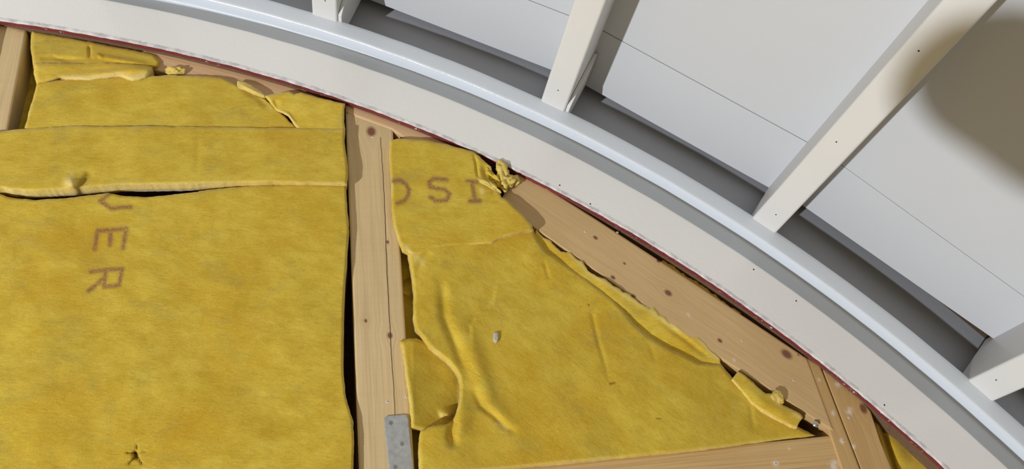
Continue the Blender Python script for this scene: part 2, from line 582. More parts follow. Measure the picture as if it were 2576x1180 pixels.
# ------------------------------------------------------------------ wood framing
def plank(name, top, bottom, left, right, d, thick, mat, step=5.0, axis=None, knots=(), cracks=(), plaster=(), parent=None, seed=1, round_=2.2, sm=0, warp=0.0):
    """board with a dense face; outline by four polylines in frame pixels at depth d, grain along `axis` (two pixels)"""
    L = lambda p: np.hypot(*np.diff(np.asarray(p, float), axis=0).T).sum()
    nu = int(max(L(top), L(bottom)) / step) + 4; nv = int(max(L(left), L(right)) / step) + 4
    Q = coons(top, bottom, left, right, nu, nv, sm)
    X, Y = Q[..., 0], Q[..., 1]
    P0 = px(X, Y, d)
    a = px(*axis[0], d); b = px(*axis[1], d)
    ax = (b - a) / np.linalg.norm(b - a); cr = np.cross(ax, [0, -1.0, 0])
    al = (P0 - a) @ ax; ac = (P0 - a) @ cr
    kn = np.zeros(X.shape); disp = np.zeros(X.shape)
    for (kx, ky, kr) in knots:
        kp = px(kx, ky, d); ka = (kp - a) @ ax; kc = (kp - a) @ cr
        R = kr / 1650.0
        rr_ = np.hypot((al - ka) / 1.35, ac - kc)
        kn = np.maximum(kn, np.clip(1.35 - rr_ / R, 0, 1))
        # growth lines sweep round the knot
        disp += np.sign(ac - kc) * 2.6 * R * np.exp(-((al - ka) / (3.2 * R)) ** 2) * np.exp(-np.abs(ac - kc) / (3.0 * R))
    g = np.stack([al, ac - disp + 0.35 * seed, np.full(al.shape, seed * 1.7)], -1)
    ck = np.zeros(X.shape)
    for pts in cracks:
        dd, _, tt = seg_dist(X, Y, pts)
        ck = np.maximum(ck, np.exp(-(dd / 1.5) ** 2) * 0.95)
    pl = np.zeros(X.shape)
    for (kx, ky, kr) in plaster:
        dd = np.hypot(X - kx, Y - ky)
        pl = np.maximum(pl, np.clip(1.3 - dd / kr + 0.6 * noise2(X, Y, 6, 77), 0, 1) * 0.75)
    # eased arris
    bd = np.minimum.reduce([np.hypot(X - X[0], Y - Y[0]), np.hypot(X - X[-1], Y - Y[-1]),
                            np.hypot(X - X[:, :1], Y - Y[:, :1]), np.hypot(X - X[:, -1:], Y - Y[:, -1:])])
    dd = d - 0.0016 * np.clip(1 - bd / round_, 0, 1) ** 2 - 0.006 * ck * (ck > .4) + warp * noise2(X, Y, 160, seed)
    P = px(X, Y, dd)
    return skirted(name, P, thick * D, mat, parent, dict(grain=g, knot=kn, crack=ck, plaster=pl))


def skirted(name, P, thick, mat, parent, attrs, closed=True, flip=False):
    nv, nu = P.shape[:2]
    idx = np.arange(nv * nu).reshape(nv, nu)
    Fc = np.stack([idx[:-1, :-1], idx[1:, :-1], idx[1:, 1:], idx[:-1, 1:]], -1).reshape(-1, 4).tolist()
    loop = np.concatenate([idx[0, :-1], idx[:-1, -1], idx[-1, :0:-1], idx[:0:-1, 0]])
    V = P.reshape(-1, 3)
    base = len(V)
    n = len(loop)
    back = np.array([0, 1.0, 0]) * thick
    V = np.concatenate([V, V[loop], V[loop] + back * 0.5, V[loop] + back])
    for k in range(2):
        for i in range(n):
            j = (i + 1) % n
            Fc.append((base + k * n + i, base + k * n + j, base + (k + 1) * n + j, base + (k + 1) * n + i))
    Fc.append(list(range(base + 2 * n, base + 3 * n)))
    at = {}
    for k, a in attrs.items():
        a = np.asarray(a)
        a = a.reshape(nv * nu, -1)
        a = np.concatenate([a, a[loop], a[loop], a[loop]])
        at[k] = a[:, 0] if a.shape[1] == 1 else a
    return mesh_obj(name, V, Fc, mat, parent, attrs=at)


def quadpts(tl, tr, bl, br):
    return [tl, tr], [bl, br], [tl, bl], [tr, br]


SP = 0.035      # plane of the stud faces

# cavity back
V = []
sh = [px(x, y, -0.115) for x, y in ((-700, -100), (900, 60), (1700, 480), (2700, 1150), (2900, 1800), (-700, 1800))]
sheath = prism('wall_sheathing', np.array(sh), np.array(sh) + np.array([0, 0.015, 0]), M_DARKWOOD)
tag(sheath, 'dark brown boarding at the back of the wall cavity', kind='structure')


def holes(parent, pts, d, rim=M_PLASTER, rad=0.0020):
    for X, Y in pts:
        disc('nail_hole', px(X, Y, d) + np.array([0, -0.0003, 0]), np.array([1.0, 0, 0]), np.array([0, 0, 1.0]), np.array([0, -1.0, 0]), rad, M_HOLE, parent, h=0.0005, rim=rim)


def thing(name, px_, d, label, cat, group=None):
    return tag(empty(name, px(px_[0], px_[1], d)), label, cat, group)


# middle stud
st = thing('wall_stud', (960, 1180), SP, 'upright wooden stud between the two yellow insulation bays, with a zinc plate at its foot', 'stud', 'wall studs')
plank('timber', *quadpts((868, 246), (986, 290), (911, 1400), (1056, 1400)), SP, 0.13, MW_STUD, 4.0, ((930, 350), (975, 1180)),
      knots=[(934, 331, 14), (975, 609, 4.5), (920, 807, 4.5), (981, 844, 7)],
      parent=st, seed=2)


def ribbon(name, pts, wid, d, mat, parent, n=60):
    Q = smooth1(resample(pts, n), 2)
    Q[:, 0] += 0.7 * noise2(Q[:, 1], Q[:, 0] * 0, 9, 5)
    w_ = wid * (0.55 + 0.45 * np.sin(np.linspace(0.1, 3.0, n)))
    V = np.concatenate([px(Q[:, 0] - w_ / 2, Q[:, 1], d), px(Q[:, 0] + w_ / 2, Q[:, 1], d)])
    return mesh_obj(name, V, [(i, i + 1, n + i + 1, n + i) for i in range(n - 1)], mat, parent)


ribbon('split', [(957, 345), (966, 480), (970, 580), (973, 680), (979, 790), (985, 900), (990, 970), (994, 1045)], 1.7, SP + 0.0003, M_SPLIT, st)
holes(st, [(974, 1011), (1022, 998), (937, 345)], SP)
mp = thing('mending_plate', (1000, 1180), SP, 'grey zinc plate nailed over the split in the wooden stud', 'metal plate')
o = plank('plate', [(966, 1056), (967, 1051), (972, 1047), (1016, 1043), (1023, 1044), (1027, 1050)], [(992, 1330), (1059, 1330)],
          [(966, 1056), (992, 1330)], [(1027, 1050), (1059, 1330)], SP + 0.0035, 0.003, flat_mat('galvanised_plate', (0.44, 0.46, 0.475), 0.45, 0.45), 4, ((970, 1060), (985, 1180)), parent=mp)
for X, Y in ((983, 1064), (1011, 1117), (994, 1175)):
    disc('nail', px(X, Y, SP + 0.0037), np.array([1.0, 0, 0]), np.array([0, 0, 1.0]), np.array([0, -1.0, 0]), 0.0028, flat_mat('nail_head', (0.30, 0.31, 0.32), 0.4, 0.7), mp, h=0.0007)

# left stud
st = thing('wall_stud', (10, 330), SP, 'wooden stud in the top left corner, at the left end of the folded insulation', 'stud', 'wall studs')
plank('timber', *quadpts((-47, 40), (66, 78), (-320, 1400), (-180, 1400)), SP, 0.13, MW_STUD, 5.0, ((40, 90), (-90, 700)), parent=st, seed=5)

# diagonal board under the arch
db = thing('diagonal_board', (1650, 760), 0.040, 'pale wooden board slanting along the arch over torn insulation', 'board')
plank('timber', [(1304, 428), (1500, 552), (1760, 722), (2030, 902)], [(1254, 512), (1400, 613), (1760, 868), (2098, 1086)], [(1312, 446), (1254, 512)][:1] and [(1304, 428), (1254, 512)], [(2030, 902), (2098, 1086)],
      0.040, 0.022, MW_DIAG, 4.0, ((1400, 560), (2000, 975)),
      knots=[(1498, 598, 6), (1571, 663, 4), (1542, 698, 6), (1594, 745, 6), (1681, 737, 9), (1656, 657, 5), (1811, 857, 6), (1979, 891, 13), (2008, 893, 3)],
      plaster=[(1732, 792, 5), (1846, 905, 4)], parent=db, seed=8)
holes(db, [(1472, 583), (1866, 857), (1996, 957), (1553, 585)], 0.040)
scr = disc('screw', px(2052, 1067, 0.041), np.array([1.0, 0, 0]), np.array([0, 0, 1.0]), np.array([0, -1.0, 0]), 0.0052, M_ZINC, db, h=0.0042, seg=16)
tag(scr, 'shiny domed screw head')

# right-hand packer and post
pk = thing('packing_strip', (2110, 1100), 0.038, 'narrow wooden strip between the slanting board and the right post', 'strip')
plank('timber', *quadpts((2022, 896), (2062, 918), (2190, 1400), (2248, 1400)), 0.038, 0.07, MW_POST, 4, ((2040, 930), (2160, 1240)), plaster=[(2095, 1040, 6), (2120, 1110, 6), (2060, 955, 4)], parent=pk, seed=11)
holes(pk, [(2120, 1109)], 0.038)
ps = thing('wall_stud', (2200, 1180), 0.036, 'short wooden post at the lower right, under the curved trim', 'stud', 'wall studs')
plank('timber', [(2064, 919), (2130, 960), (2190, 1035)], [(2250, 1400), (2330, 1400)], [(2064, 919), (2250, 1400)], [(2190, 1035), (2215, 1110), (2330, 1400)], 0.036, 0.12, MW_POST, 4, ((2120, 1000), (2220, 1300)),
      knots=[(2172, 1028, 11)], plaster=[(2137, 1035, 9), (2148, 1122, 6), (2105, 968, 7)], parent=ps, seed=13)
holes(ps, [(2135, 1051)], 0.036)

# bottom rail
rl = thing('wall_rail', (1700, 1180), SP, 'horizontal wooden rail along the bottom of the picture', 'rail')
plank('timber', [(1046, 1202), (1280, 1179), (1534, 1154.5), (1745, 1133), (1930, 1112.5), (2115, 1094)], [(1052, 1340), (2150, 1225)], [(1046, 1202), (1052, 1340)], [(2115, 1094), (2150, 1225)],
      SP, 0.10, MW_RAIL, 4, ((1500, 1200), (2100, 1140)), knots=[], plaster=[(1951, 1166, 8), (2100, 1172, 13), (1985, 1130, 4)], parent=rl, seed=17)
holes(rl, [(1951, 1166)], SP)

# arch blocking: short pieces of raw wood behind the trim edge
AB = thing('arch_blocking', (560, 200), 0.02, 'raw wooden lining strip under the trim above the left bay', 'batten')
plank('timber', [(360, 118), (500, 146), (650, 184), (800, 226)], [(350, 166), (500, 205), (650, 246), (800, 285)], [(360, 118), (350, 166)], [(800, 226), (800, 285)], 0.0335, 0.05, MW_RAW, 5, ((400, 150), (760, 240)), parent=AB, seed=19)
AB2 = thing('arch_blocking', (1000, 300), 0.028, 'raw wooden lining strip above the top of the middle stud', 'batten')
plank('timber', [(872, 250), (985, 290), (1090, 335), (1180, 368)], [(872, 285), (985, 326), (1080, 395), (1165, 400)], [(872, 250), (872, 285)], [(1180, 368), (1165, 400)], 0.0366, 0.03, MW_RAW, 5, ((880, 280), (1160, 380)), parent=AB2, seed=23)


for X, Y in ((1896, 678), (1485, 513), (2003, 757), (2225, 1019), (1408, 466)):
    disc('nail_hole', px(X, Y, 0.0502), np.array([1.0, 0, 0]), np.array([0, 0, 1.0]), np.array([0, -1.0, 0]), 0.0014, M_HOLE, trim, h=0.0003)

# ------------------------------------------------------------------ insulation
def batt(name, top, bottom, left, right, d, thick, mat, step=4.0, creases=(), hf=None, ink=(), inkw=5.0, dents=(), pale=(), jag=1.2, rnd=6.0, rdep=0.0045, relief=0.0016, seed=1, parent=None, sm=1):
    L = lambda p: np.hypot(*np.diff(np.asarray(p, float), axis=0).T).sum()
    nu = int(max(L(top), L(bottom)) / step) + 4; nv = int(max(L(left), L(right)) / step) + 4
    Q = coons(top, bottom, left, right, nu, nv, sm)
    X, Y = Q[..., 0].copy(), Q[..., 1].copy()
    bpt = np.concatenate([Q[0], Q[:, -1], Q[-1], Q[:, 0]])[::2]
    bd = np.full(X.shape, 1e9)
    for i in range(0, len(bpt), 64):
        b = bpt[i:i + 64]
        bd = np.minimum(bd, np.min(np.hypot(X[..., None] - b[:, 0], Y[..., None] - b[:, 1]), -1))
    bd[0] = bd[-1] = 0.0; bd[:, 0] = bd[:, -1] = 0.0
    edge = np.exp(-(bd / 5.0) ** 2)
    X = X + edge * jag * (0.7 * noise2(X, Y, 8, seed + 40) + 0.9 * noise2(X, Y, 23, seed + 41))
    Y = Y + edge * jag * (0.7 * noise2(X, Y, 8, seed + 42) + 0.9 * noise2(X, Y, 23, seed + 43))
    dep = (d(X, Y) if callable(d) else np.full(X.shape, float(d)))
    dep = dep + relief * noise2(X, Y, 120, seed) + 0.30 * relief * noise2(X, Y, 48, seed + 1) + 0.05 * relief * noise2(X, Y, 16, seed + 2)
    for c in creases:
        dep = dep + crease(X, Y, *c)
    if hf is not None:
        dep = dep + hf(X, Y)
    s = np.clip(1 - bd / rnd, 0, 1)
    dep = dep - rdep * (1 - np.sqrt(np.clip(1 - s * s, 0, 1)))
    ik = np.zeros(X.shape)
    for pts in ink:
        dd, _, _ = seg_dist(X, Y, pts)
        ik = np.maximum(ik, 0.88 / (1 + np.exp((dd - inkw) / 1.5)))
    hl = np.zeros(X.shape)
    for pts, wd, am, hs in dents:
        dd, _, _ = seg_dist(X, Y, pts)
        e = np.exp(-(dd / wd) ** 2)
        dep = dep - am * e; hl = np.maximum(hl, hs * np.clip(e * 1.3, 0, 1))
    pa = np.zeros(X.shape)
    for pts, wd, am in pale:
        dd, _, _ = seg_dist(X, Y, pts)
        pa = np.maximum(pa, am * np.exp(-(dd / wd) ** 2))
    pa = np.maximum(pa, np.clip(0.55 + 0.5 * noise2(X, Y, 18, seed + 9), 0, 1) * 0.6 * np.exp(-(bd / 4.5) ** 2))
    P = px(X, Y, dep)
    return skirted(name, P, thick * D, mat, parent, dict(ink=ik, hole=hl, pale=pa))


G = 'pieces of yellow insulation in the wall'

INK_JER = [[(274, 489), (252, 506), (266, 515), (279, 525), (302, 522), (329, 521)],
           [(247, 581), (285, 578), (319, 575)], [(246, 580), (238, 627)], [(279, 580), (276, 617)], [(318, 577), (309, 624)],
           [(228, 684), (266, 679), (308, 676)], [(307, 678), (300, 716)], [(300, 717), (261, 722)], [(266, 680), (261, 722)], [(257, 703), (240, 719), (222, 732)]]
o = batt('insulation_batt', [(-330, 512), (0, 487), (25, 497), (90, 503), (150, 500), (272, 486), (300, 492), (370, 496), (450, 489), (540, 476), (640, 466), (750, 463), (871, 466)],
         [(-330, 1420), (884, 1420)],
         [(-330, 512), (-330, 1420)],
         [(871, 466), (874, 534), (879, 580), (874, 638), (866, 755), (864, 834), (863, 890), (864, 943), (870, 994), (880, 1032), (888, 1060), (891, 1109), (889, 1180), (884, 1420)],
         0.0455, 0.09, MI_S, 4.0, ink=INK_JER, inkw=5.2, seed=3, jag=1.1, relief=0.0022,
         dents=[([(341, 1141), (343, 1149)], 5.5, 0.008, .7), ([(340, 1140), (345, 1121)], 1.6, 0.003, .6), ([(338, 1141), (318, 1140)], 1.6, 0.003, .6),
                ([(340, 1150), (324, 1168)], 1.6, 0.003, .6), ([(346, 1150), (357, 1167)], 1.6, 0.003, .6), ([(346, 1143), (366, 1135)], 1.4, 0.002, .35)])
tag(o, 'largest yellow insulation batt at lower left with brown letters J E R printed sideways', 'insulation', G)

o = batt('insulation_batt', [(-330, 362), (0, 331), (40, 326), (120, 320), (200, 317), (300, 318), (400, 318), (600, 321), (868, 322)],
         [(-330, 490), (0, 472), (30, 479), (90, 482), (160, 477), (300, 467), (450, 464), (560, 461), (680, 459), (800, 463), (872, 464)],
         [(-330, 362), (-330, 490)], [(868, 322), (866, 352), (872, 400), (876, 432), (872, 464)], 0.0525, 0.017, MI_H, 4.0, seed=11, jag=1.0,
         creases=[([(500, 330), (495, 440)], 8, -0.0008)],
         dents=[([(200, 470), (222, 442)], 9, 0.004, .35)], pale=[([(0, 478), (90, 486), (300, 470), (560, 464), (872, 467)], 7, .9), ([(172, 458), (184, 464)], 11, 1.0), ([(186, 455), (180, 435)], 6, .4)],
         hf=lambda X, Y: 0.007 * np.exp(-(((X - 179) / 14) ** 2 + ((Y - 461) / 13) ** 2)))
tag(o, 'long level strip of yellow insulation lying across the left bay above the letters', 'insulation', G)

o = batt('insulation_batt', [(93, 206), (200, 196), (380, 190), (470, 190), (560, 196), (600, 216), (660, 246), (700, 278)],
         [(58, 345), (300, 345), (600, 345), (770, 345)], [(93, 206), (85, 240), (70, 290), (58, 345)], [(700, 278), (724, 300), (770, 345)],
         0.0455, 0.010, MI_H, 4.0, seed=17, jag=1.3, creases=[([(600, 215), (650, 245), (685, 275)], 10, -0.005), ([(480, 200), (300, 225)], 30, 0.001)],
         pale=[([(560, 196), (585, 205)], 8, -0.0)])
tag(o, 'flat yellow insulation panel between the folded roll and the level strip', 'insulation', G)

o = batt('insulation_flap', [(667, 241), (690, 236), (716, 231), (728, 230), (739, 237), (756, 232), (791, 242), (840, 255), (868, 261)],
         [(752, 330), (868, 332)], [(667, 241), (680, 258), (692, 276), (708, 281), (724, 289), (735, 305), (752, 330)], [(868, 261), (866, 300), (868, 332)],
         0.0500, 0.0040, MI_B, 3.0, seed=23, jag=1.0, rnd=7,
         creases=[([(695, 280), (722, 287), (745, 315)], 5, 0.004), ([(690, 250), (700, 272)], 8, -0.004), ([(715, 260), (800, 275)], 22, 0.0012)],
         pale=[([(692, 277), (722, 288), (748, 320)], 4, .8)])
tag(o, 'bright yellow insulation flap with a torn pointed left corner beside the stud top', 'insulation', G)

o = batt('insulation_scrap', [(597, 202), (615, 206), (634, 216), (658, 230), (670, 240)], [(594, 222), (620, 229), (645, 237), (668, 244)], [(597, 202), (594, 222)], [(670, 240), (668, 244)],
         0.0445, 0.006, MI_P, 2.5, seed=29, jag=1.6, rnd=4, rdep=.003, creases=[([(600, 210), (660, 238)], 4, 0.003)])
tag(o, 'small frayed insulation scrap under the trim left of the bright flap', 'insulation', G)

# folded roll at the top left: two lobes of one sheet
root = thing('insulation_roll', (230, 205), 0.045, 'crumpled yellow insulation folded double in the top left corner', 'insulation', G)
batt('upper_fold', [(79, 66), (160, 83), (237, 100), (310, 116), (389, 134), (404, 152)], [(84, 172), (154, 166), (204, 166), (280, 166), (340, 170), (397, 172)],
     [(79, 76), (76, 120), (84, 172)], [(404, 154), (402, 163), (397, 172)],
     lambda X, Y: 0.036 + 0.006 * np.clip((Y - (70 + X * 0.19)) / 60, 0, 1), 0.04, MI_H, 3.0, seed=31, rnd=10, rdep=.009, relief=.003,
     creases=[([(100, 150), (135, 145), (170, 150), (215, 148)], 5, -0.005), ([(225, 112), (226, 148)], 4, -0.004), ([(240, 140), (300, 150), (370, 160)], 6, 0.004), ([(230, 145), (245, 138), (262, 146)], 5, 0.003)], parent=root)
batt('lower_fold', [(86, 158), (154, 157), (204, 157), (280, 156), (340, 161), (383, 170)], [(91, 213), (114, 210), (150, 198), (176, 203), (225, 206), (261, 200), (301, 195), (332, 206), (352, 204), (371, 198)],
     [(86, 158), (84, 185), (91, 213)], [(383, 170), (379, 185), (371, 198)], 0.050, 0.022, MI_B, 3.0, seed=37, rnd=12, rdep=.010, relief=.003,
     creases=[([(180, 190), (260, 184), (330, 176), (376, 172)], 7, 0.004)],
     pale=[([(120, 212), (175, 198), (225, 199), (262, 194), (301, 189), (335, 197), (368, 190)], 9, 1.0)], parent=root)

o = batt('insulation_batt', [(0, 165), (60, 160), (100, 165)], [(-20, 360), (60, 360), (100, 360)], [(0, 165), (-20, 360)], [(100, 165), (100, 360)], lambda X, Y: 0.004 - 0.0003 * (X - 40), 0.05, MI_H, 4, seed=41,
         creases=[([(40, 250), (90, 215)], 6, -.004)])
tag(o, 'shaded sliver of yellow insulation deep beside the top left stud', 'insulation', G)

o = batt('insulation_batt', [(-330, 40), (-150, 45), (-22, 60)], [(-330, 350), (-200, 345), (-92, 338)], [(-330, 40), (-330, 350)], [(-22, 60), (-60, 200), (-92, 338)], 0.051, 0.05, MI_H, 6, seed=43)
tag(o, 'yellow insulation left of the top left stud, outside the picture', 'insulation', G)

INK_ISO = [[(990, 455), (1006, 453), (1021, 463), (1029, 478), (1026, 493), (1016, 506), (1000, 511)],
           [(1123, 452), (1092, 449), (1080, 458), (1082, 470), (1100, 474), (1118, 476), (1131, 488), (1124, 504), (1097, 506), (1083, 496)],
           [(1176, 455), (1199, 458)], [(1187, 457), (1195, 504)], [(1182, 506), (1207, 505)]]
o = batt('insulation_batt', [(981, 351), (1000, 349), (1060, 352), (1120, 362), (1160, 373), (1190, 381), (1200, 388), (1217, 404), (1235, 419)],
         [(1014, 628), (1040, 642), (1062, 640), (1088, 626), (1143, 619), (1200, 616), (1238, 613), (1252, 602), (1278, 594), (1310, 586), (1342, 580)],
         [(981, 351), (979, 400), (983, 450), (986, 520), (992, 570), (1002, 600), (1014, 628)],
         [(1235, 419), (1240, 440), (1248, 465), (1258, 485), (1262, 497), (1275, 503), (1297, 523), (1321, 547), (1337, 566), (1342, 580)],
         lambda X, Y: 0.049 + 0.010 * np.clip((X - 1000) / 330, 0, 1), 0.010, MI_S, 3.0, ink=INK_ISO, inkw=5.2, seed=47, jag=1.0, rnd=8, relief=.0018,
         creases=[([(1191, 383), (1198, 410), (1200, 432), (1206, 452)], 4, -0.004), ([(1215, 410), (1225, 440), (1243, 470)], 12, -0.008), ([(1209, 497), (1240, 484)], 5, 0.0018), ([(1120, 365), (1000, 360)], 30, .001)],
         pale=[([(1036, 640), (1022, 622)], 6, .7), ([(1210, 478), (1213, 484)], 6, .8)])
tag(o, 'yellow insulation piece right of the stud with the upside-down letters I S O', 'insulation', G)

CR8 = [([(1108, 690), (1113, 733), (1118, 796), (1135, 839), (1146, 866), (1163, 911), (1180, 955)], 13, -0.0062),
       ([(1150, 780), (1178, 850), (1190, 885), (1211, 950), (1233, 1009), (1260, 1044), (1300, 1092)], 22, 0.0058),
       ([(1188, 975), (1211, 1020), (1244, 1046), (1266, 1069), (1305, 1094)], 9, -0.0058),
       ([(1248, 705), (1242, 755), (1227, 777), (1197, 799), (1185, 820), (1186, 890)], 34, -0.0022, 'step'),
       ([(1512, 745), (1490, 790), (1497, 825), (1508, 870), (1522, 915), (1533, 965)], 6, -0.0022),
       ([(1368, 650), (1375, 680), (1382, 705)], 5, -0.0016),
       ([(1634, 860), (1642, 890), (1650, 915)], 6, -0.0010),
       ([(1090, 1000), (1140, 1066), (1136, 1095), (1145, 1130)], 12, -0.008),
       ([(1888, 1010), (1890, 1040), (1897, 1090)], 6, -0.0016),
       ([(1045, 700), (1060, 660), (1085, 632)], 10, -0.003),
       ([(1145, 975), (1165, 1040), (1150, 1110)], 22, 0.004)]
o = batt('insulation_batt', [(1026, 632), (1060, 622), (1143, 602), (1240, 597), (1300, 578), (1343, 576)],
         [(1056, 1206), (1160, 1194), (1280, 1180), (1400, 1168), (1534, 1155), (1745, 1134), (1930, 1111), (2052, 1097)],
         [(1026, 632), (1037, 701), (1041, 747), (1040, 796), (1045, 826), (1061, 847), (1081, 874), (1104, 891), (1127, 909), (1145, 930), (1155, 947), (1158, 977), (1155, 1015), (1147, 1040), (1138, 1060), (1118, 1068), (1090, 1070), (1058, 1083), (1053, 1130), (1056, 1206)],
         [(1343, 576), (1347, 594), (1371, 631), (1412, 658), (1459, 692), (1517, 733), (1558, 770), (1592, 811), (1632, 848), (1673, 872), (1724, 896), (1758, 914), (1815, 918), (1850, 960), (1900, 1004), (1960, 1050), (2020, 1080), (2052, 1097)],
         lambda X, Y: 0.047 + 0.004 * np.exp(-((X - 1100) / 90) ** 2) + 0.0008 * np.exp(-(seg_dist(X, Y, [(1371, 631), (1517, 733), (1632, 848), (1700, 885)])[0] / 45) ** 2) - 0.012 * np.clip((X - 1780) / 250, 0, 1), 0.013, MI_D, 3.4, creases=CR8, seed=53, jag=1.0, relief=.0028, rnd=9, rdep=.007,
         pale=[([(1248, 1064), (1275, 1080)], 4, .8), ([(1100, 1190), (1280, 1176), (1534, 1151)], 5, .35), ([(1040, 640), (1062, 660)], 9, .5)],
         dents=[([(1481, 766), (1482, 768)], 1.8, .001, .8), ([(1652, 1052), (1662, 1053)], 1.5, .001, .6), ([(1536, 965), (1547, 962)], 2.5, .0015, .5)])
tag(o, 'wide creased yellow insulation batt filling the bay below the slanting board', 'insulation', G)

o = batt('insulation_batt', [(1006, 857), (1030, 851), (1048, 851), (1066, 858), (1100, 860)], [(1034, 1076), (1070, 1085), (1120, 1084), (1160, 1080)],
         [(1006, 857), (1011, 876), (1019, 941), (1030, 1012), (1034, 1076)], [(1100, 860), (1185, 960), (1180, 1020), (1160, 1080)],
         lambda X, Y: 0.045 - 0.022 * np.clip((X - 1040) / 110, 0, 1), 0.010, MI_D, 3.0, seed=59, relief=.003, rnd=10, rdep=.008,
         creases=[([(1105, 1045), (1122, 1038), (1134, 1052)], 10, 0.008), ([(1016, 880), (1028, 960), (1036, 1050)], 10, 0.002)],
         pale=[([(1010, 870), (1020, 950), (1034, 1040)], 6, .5), ([(1112, 1045), (1128, 1050)], 9, .5)])
tag(o, 'sunken yellow insulation lobe beside the stud, above the zinc plate', 'insulation', G)

o = batt('insulation_batt', [(1000, 590), (1080, 590)], [(1010, 900), (1090, 900)], [(1000, 590), (1010, 900)], [(1080, 590), (1090, 900)], lambda X, Y: 0.012 + 0.006 * np.clip((Y - 640) / 200, 0, 1), 0.04, MI_S, 4, seed=61,
         creases=[([(1000, 720), (1045, 700)], 6, -.006), ([(1000, 730), (1040, 745)], 6, .006)])
tag(o, 'shaded yellow insulation deep in the gap right of the middle stud', 'insulation', G)
o = batt('insulation_batt', [(1030, 1060), (1070, 1060)], [(1040, 1215), (1075, 1215)], [(1030, 1060), (1040, 1215)], [(1070, 1060), (1075, 1215)], 0.006, 0.04, MI_S, 4, seed=62)
tag(o, 'dark sliver of insulation beside the zinc plate, behind the creased batt', 'insulation', G)

# strip tucked out from under the slanting board
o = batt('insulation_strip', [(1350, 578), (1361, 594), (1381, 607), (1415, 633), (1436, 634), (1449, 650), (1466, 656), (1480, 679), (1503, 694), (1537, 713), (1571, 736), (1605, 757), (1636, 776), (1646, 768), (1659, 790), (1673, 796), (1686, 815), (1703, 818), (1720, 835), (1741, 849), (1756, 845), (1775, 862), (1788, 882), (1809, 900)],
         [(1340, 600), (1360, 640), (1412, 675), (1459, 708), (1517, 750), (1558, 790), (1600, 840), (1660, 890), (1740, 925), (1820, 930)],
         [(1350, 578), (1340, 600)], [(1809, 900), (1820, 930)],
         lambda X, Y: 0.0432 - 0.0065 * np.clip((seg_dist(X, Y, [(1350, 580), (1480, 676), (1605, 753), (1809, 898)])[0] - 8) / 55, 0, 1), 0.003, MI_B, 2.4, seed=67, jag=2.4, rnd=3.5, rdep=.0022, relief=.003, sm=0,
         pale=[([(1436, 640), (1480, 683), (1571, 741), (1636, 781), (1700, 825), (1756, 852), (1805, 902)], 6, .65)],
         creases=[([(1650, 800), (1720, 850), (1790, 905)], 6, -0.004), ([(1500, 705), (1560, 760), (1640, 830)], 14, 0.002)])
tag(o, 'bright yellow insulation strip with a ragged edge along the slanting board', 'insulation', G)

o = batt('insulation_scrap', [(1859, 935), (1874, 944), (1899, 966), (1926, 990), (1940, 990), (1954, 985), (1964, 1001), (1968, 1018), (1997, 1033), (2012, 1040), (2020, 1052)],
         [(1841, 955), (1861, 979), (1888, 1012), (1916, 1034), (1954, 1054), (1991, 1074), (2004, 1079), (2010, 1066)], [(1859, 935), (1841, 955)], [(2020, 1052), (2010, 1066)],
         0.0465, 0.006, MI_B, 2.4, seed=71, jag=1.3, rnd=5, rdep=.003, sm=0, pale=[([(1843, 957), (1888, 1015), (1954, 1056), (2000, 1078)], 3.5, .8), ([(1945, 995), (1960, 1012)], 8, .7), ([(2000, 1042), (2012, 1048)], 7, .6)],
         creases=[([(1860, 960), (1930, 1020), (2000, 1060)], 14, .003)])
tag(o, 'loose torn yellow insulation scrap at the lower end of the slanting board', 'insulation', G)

o = batt('insulation_batt', [(2186, 1020), (2300, 1100), (2440, 1225)], [(2290, 1400), (2400, 1400), (2600, 1400)], [(2186, 1020), (2290, 1400)], [(2440, 1225), (2600, 1400)], 0.018, 0.05, MI_D, 4, seed=73,
         creases=[([(2212, 1070), (2228, 1110), (2250, 1180), (2262, 1220)], 6, -0.012), ([(2202, 1060), (2218, 1110), (2240, 1180), (2250, 1220)], 6, 0.010), ([(2240, 1090), (2280, 1180)], 18, .004)])
tag(o, 'yellow insulation at the bottom right, between the post and the trim', 'insulation', G)

o = batt('insulation_batt', [(1668, 654), (1760, 714), (1862, 786)], [(1650, 672), (1740, 735), (1850, 806)], [(1668, 654), (1650, 672)], [(1862, 786), (1850, 806)], 0.0345, 0.004, MI_D, 3, seed=79, jag=3)
tag(o, 'sliver of yellow insulation in the gap between slanting board and trim', 'insulation', G)


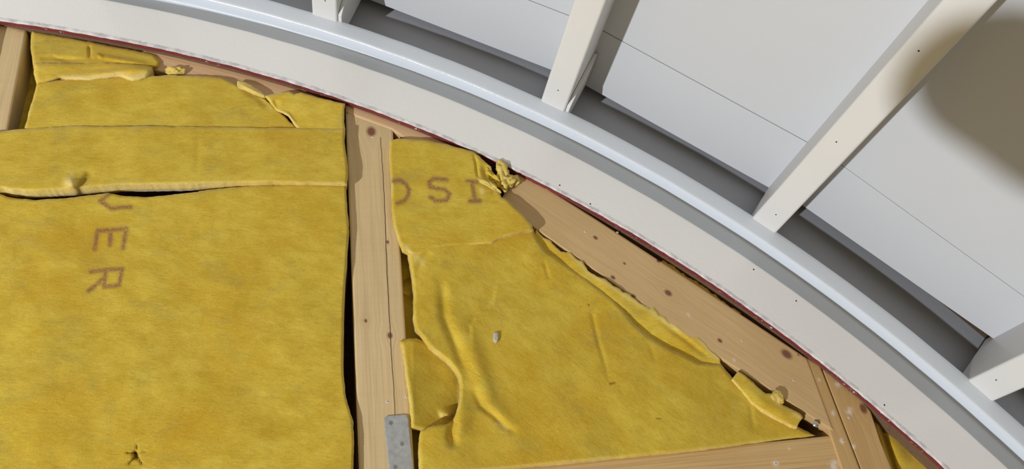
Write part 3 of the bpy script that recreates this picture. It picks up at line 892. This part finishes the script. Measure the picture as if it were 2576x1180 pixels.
# crumpled tuft sticking out under the trim
def crumple(name, cx_, cy_, d, rx, ry, rz, mat, seed, amp, parent=None, rot=0.0, nseg=40, boxy=1.0):
    P = px(cx_, cy_, d)
    V = []; nl = nseg // 2
    for i in range(nl + 1):
        th = math.pi * i / nl
        for j in range(nseg):
            ph = 2 * math.pi * j / nseg
            V.append((math.sin(th) * math.cos(ph), math.sin(th) * math.sin(ph), math.cos(th)))
    V = np.array(V)
    f = 1 + amp * (noise2(V[:, 0] * 10 + 50, V[:, 2] * 10 + V[:, 1] * 7 + 50, 5.0, seed) + 0.7 * noise2(V[:, 0] * 10 + V[:, 1] * 9, V[:, 2] * 10 - V[:, 1] * 6, 3.0, seed + 1)
                   + 0.15 * noise2(V[:, 0] * 10 - V[:, 1] * 9, V[:, 2] * 10 + V[:, 1] * 4, 1.1, seed + 2))
    V = np.sign(V) * np.abs(V) ** boxy * f[:, None] * np.array([rx, ry, rz])
    ca, sa = math.cos(rot), math.sin(rot)
    V = np.stack([V[:, 0] * ca - V[:, 2] * sa, V[:, 1], V[:, 0] * sa + V[:, 2] * ca], -1) + P
    Fc = [(i * nseg + j, i * nseg + (j + 1) % nseg, (i + 1) * nseg + (j + 1) % nseg, (i + 1) * nseg + j) for i in range(nl) for j in range(nseg)]
    return mesh_obj(name, V, Fc, mat, parent)


tf = thing('insulation_tuft', (1262, 480), 0.05, 'crumpled tuft of insulation poking out over the trim edge', 'insulation', G)
crumple('wad', 1264, 432, 0.0505, 0.0120, 0.007, 0.0205, MI_P, 3, 0.42, tf, 0.15)
crumple('wad', 1272, 462, 0.050, 0.0135, 0.010, 0.0105, MI_P, 9, 0.5, tf, 0.5)
crumple('wad', 1240, 448, 0.050, 0.006, 0.006, 0.016, MI_B, 15, 0.5, tf, 0.45)
crumple('shred', 1231, 466, 0.0615, 0.0165, 0.003, 0.0045, MI_P, 21, 0.6, tf, -0.75)
crumple('shred', 1290, 452, 0.045, 0.010, 0.006, 0.010, MI_P, 27, 0.5, tf, 0.2)
lump = crumple('insulation_tuft', 441, 179, 0.0375, 0.0125, 0.006, 0.0085, MI_P, 33, 0.4)
tag(lump, 'small pale tuft of insulation at the right end of the folded roll', 'insulation', G)
lump = crumple('insulation_tuft', 1956, 998, 0.0475, 0.009, 0.0025, 0.010, MI_P, 39, 0.45)
tag(lump, 'pale tuft standing up on the loose scrap at the slanting board', 'insulation', G)

chip = crumple('mortar_chip', 1247, 849, 0.0485, 0.0038, 0.0030, 0.0076, M_CHIP, 45, 0.12, rot=-0.12, nseg=20, boxy=0.5)
tag(chip, 'small grey chip stuck on the creased insulation batt', 'debris')

# ------------------------------------------------------------------ the photographer, below the frame: their head shades the right of the vault
def person(head):
    hx, hy, hz = head
    J = {'pelvis': (0, .02, -.72, .125), 'waist': (0, .01, -.55, .125), 'chest': (0, 0, -.34, .145), 'neck0': (0, 0, -.17, .065), 'neck1': (0, -.005, -.115, .055),
         'jaw': (0, -.02, -.07, .062), 'head': (0, .0, .0, .128), 'crown': (0, .005, .05, .09), 'back': (0, -.10, .03, .095),
         'shL': (-.17, 0, -.23, .062), 'elL': (-.23, .02, -.50, .044), 'wrL': (-.22, -.06, -.73, .030), 'haL': (-.215, -.09, -.81, .032), 'fiL': (-.21, -.12, -.88, .018),
         'shR': (.17, 0, -.23, .062), 'elR': (.26, .03, -.48, .044), 'wrR': (.22, -.10, -.68, .030), 'haR': (.20, -.15, -.74, .032), 'fiR': (.185, -.20, -.79, .018),
         'hipL': (-.10, .02, -.80, .095), 'knL': (-.11, .0, -1.20, .062), 'anL': (-.11, .03, -1.66, .042), 'toL': (-.12, -.12, -1.705, .035),
         'hipR': (.10, .02, -.80, .095), 'knR': (.11, .0, -1.20, .062), 'anR': (.11, .03, -1.66, .042), 'toR': (.12, -.12, -1.705, .035)}
    for k in J:                                   # leaning back, head craned forward
        if k not in ('jaw', 'head', 'crown', 'back', 'neck1'):
            x, y, z, r = J[k]; J[k] = (x * 0.9, y - 0.06 - 0.16 * min(1.0, max(0.0, (-z - 0.12) / 0.3)), z, r)
    Ed = [('pelvis', 'waist'), ('waist', 'chest'), ('chest', 'neck0'), ('neck0', 'neck1'), ('neck1', 'jaw'), ('jaw', 'head'), ('head', 'crown'), ('head', 'back'),
          ('chest', 'shL'), ('shL', 'elL'), ('elL', 'wrL'), ('wrL', 'haL'), ('haL', 'fiL'), ('chest', 'shR'), ('shR', 'elR'), ('elR', 'wrR'), ('wrR', 'haR'), ('haR', 'fiR'),
          ('pelvis', 'hipL'), ('hipL', 'knL'), ('knL', 'anL'), ('anL', 'toL'), ('pelvis', 'hipR'), ('hipR', 'knR'), ('knR', 'anR'), ('anR', 'toR')]
    K = list(J)
    me = bpy.data.meshes.new('person')
    me.from_pydata([J[k][:3] for k in K], [(K.index(a), K.index(b)) for a, b in Ed], [])
    o = bpy.data.objects.new('person', me)
    o.location = (hx, hy, hz)
    col.objects.link(o)
    o.modifiers.new('skin', 'SKIN')
    bpy.context.view_layer.objects.active = o
    if not me.skin_vertices: bpy.ops.object.skin_root_mark
    for i, k in enumerate(K):
        r = J[k][3]
        me.skin_vertices[0].data[i].radius = (r, r * (1.0 if k not in ('chest', 'waist', 'pelvis') else 0.8))
    me.skin_vertices[0].data[0].use_root = True
    o.modifiers.new('sub', 'SUBSURF').levels = 2
    o.modifiers['sub'].render_levels = 2
    me.materials.append(flat_mat('dark_workwear', (0.06, 0.07, 0.09), 0.9))
    return o


pr = person((-0.525, -1.053, 1.778))
tag(pr, 'photographer in dark work clothes standing below the picture', 'person')
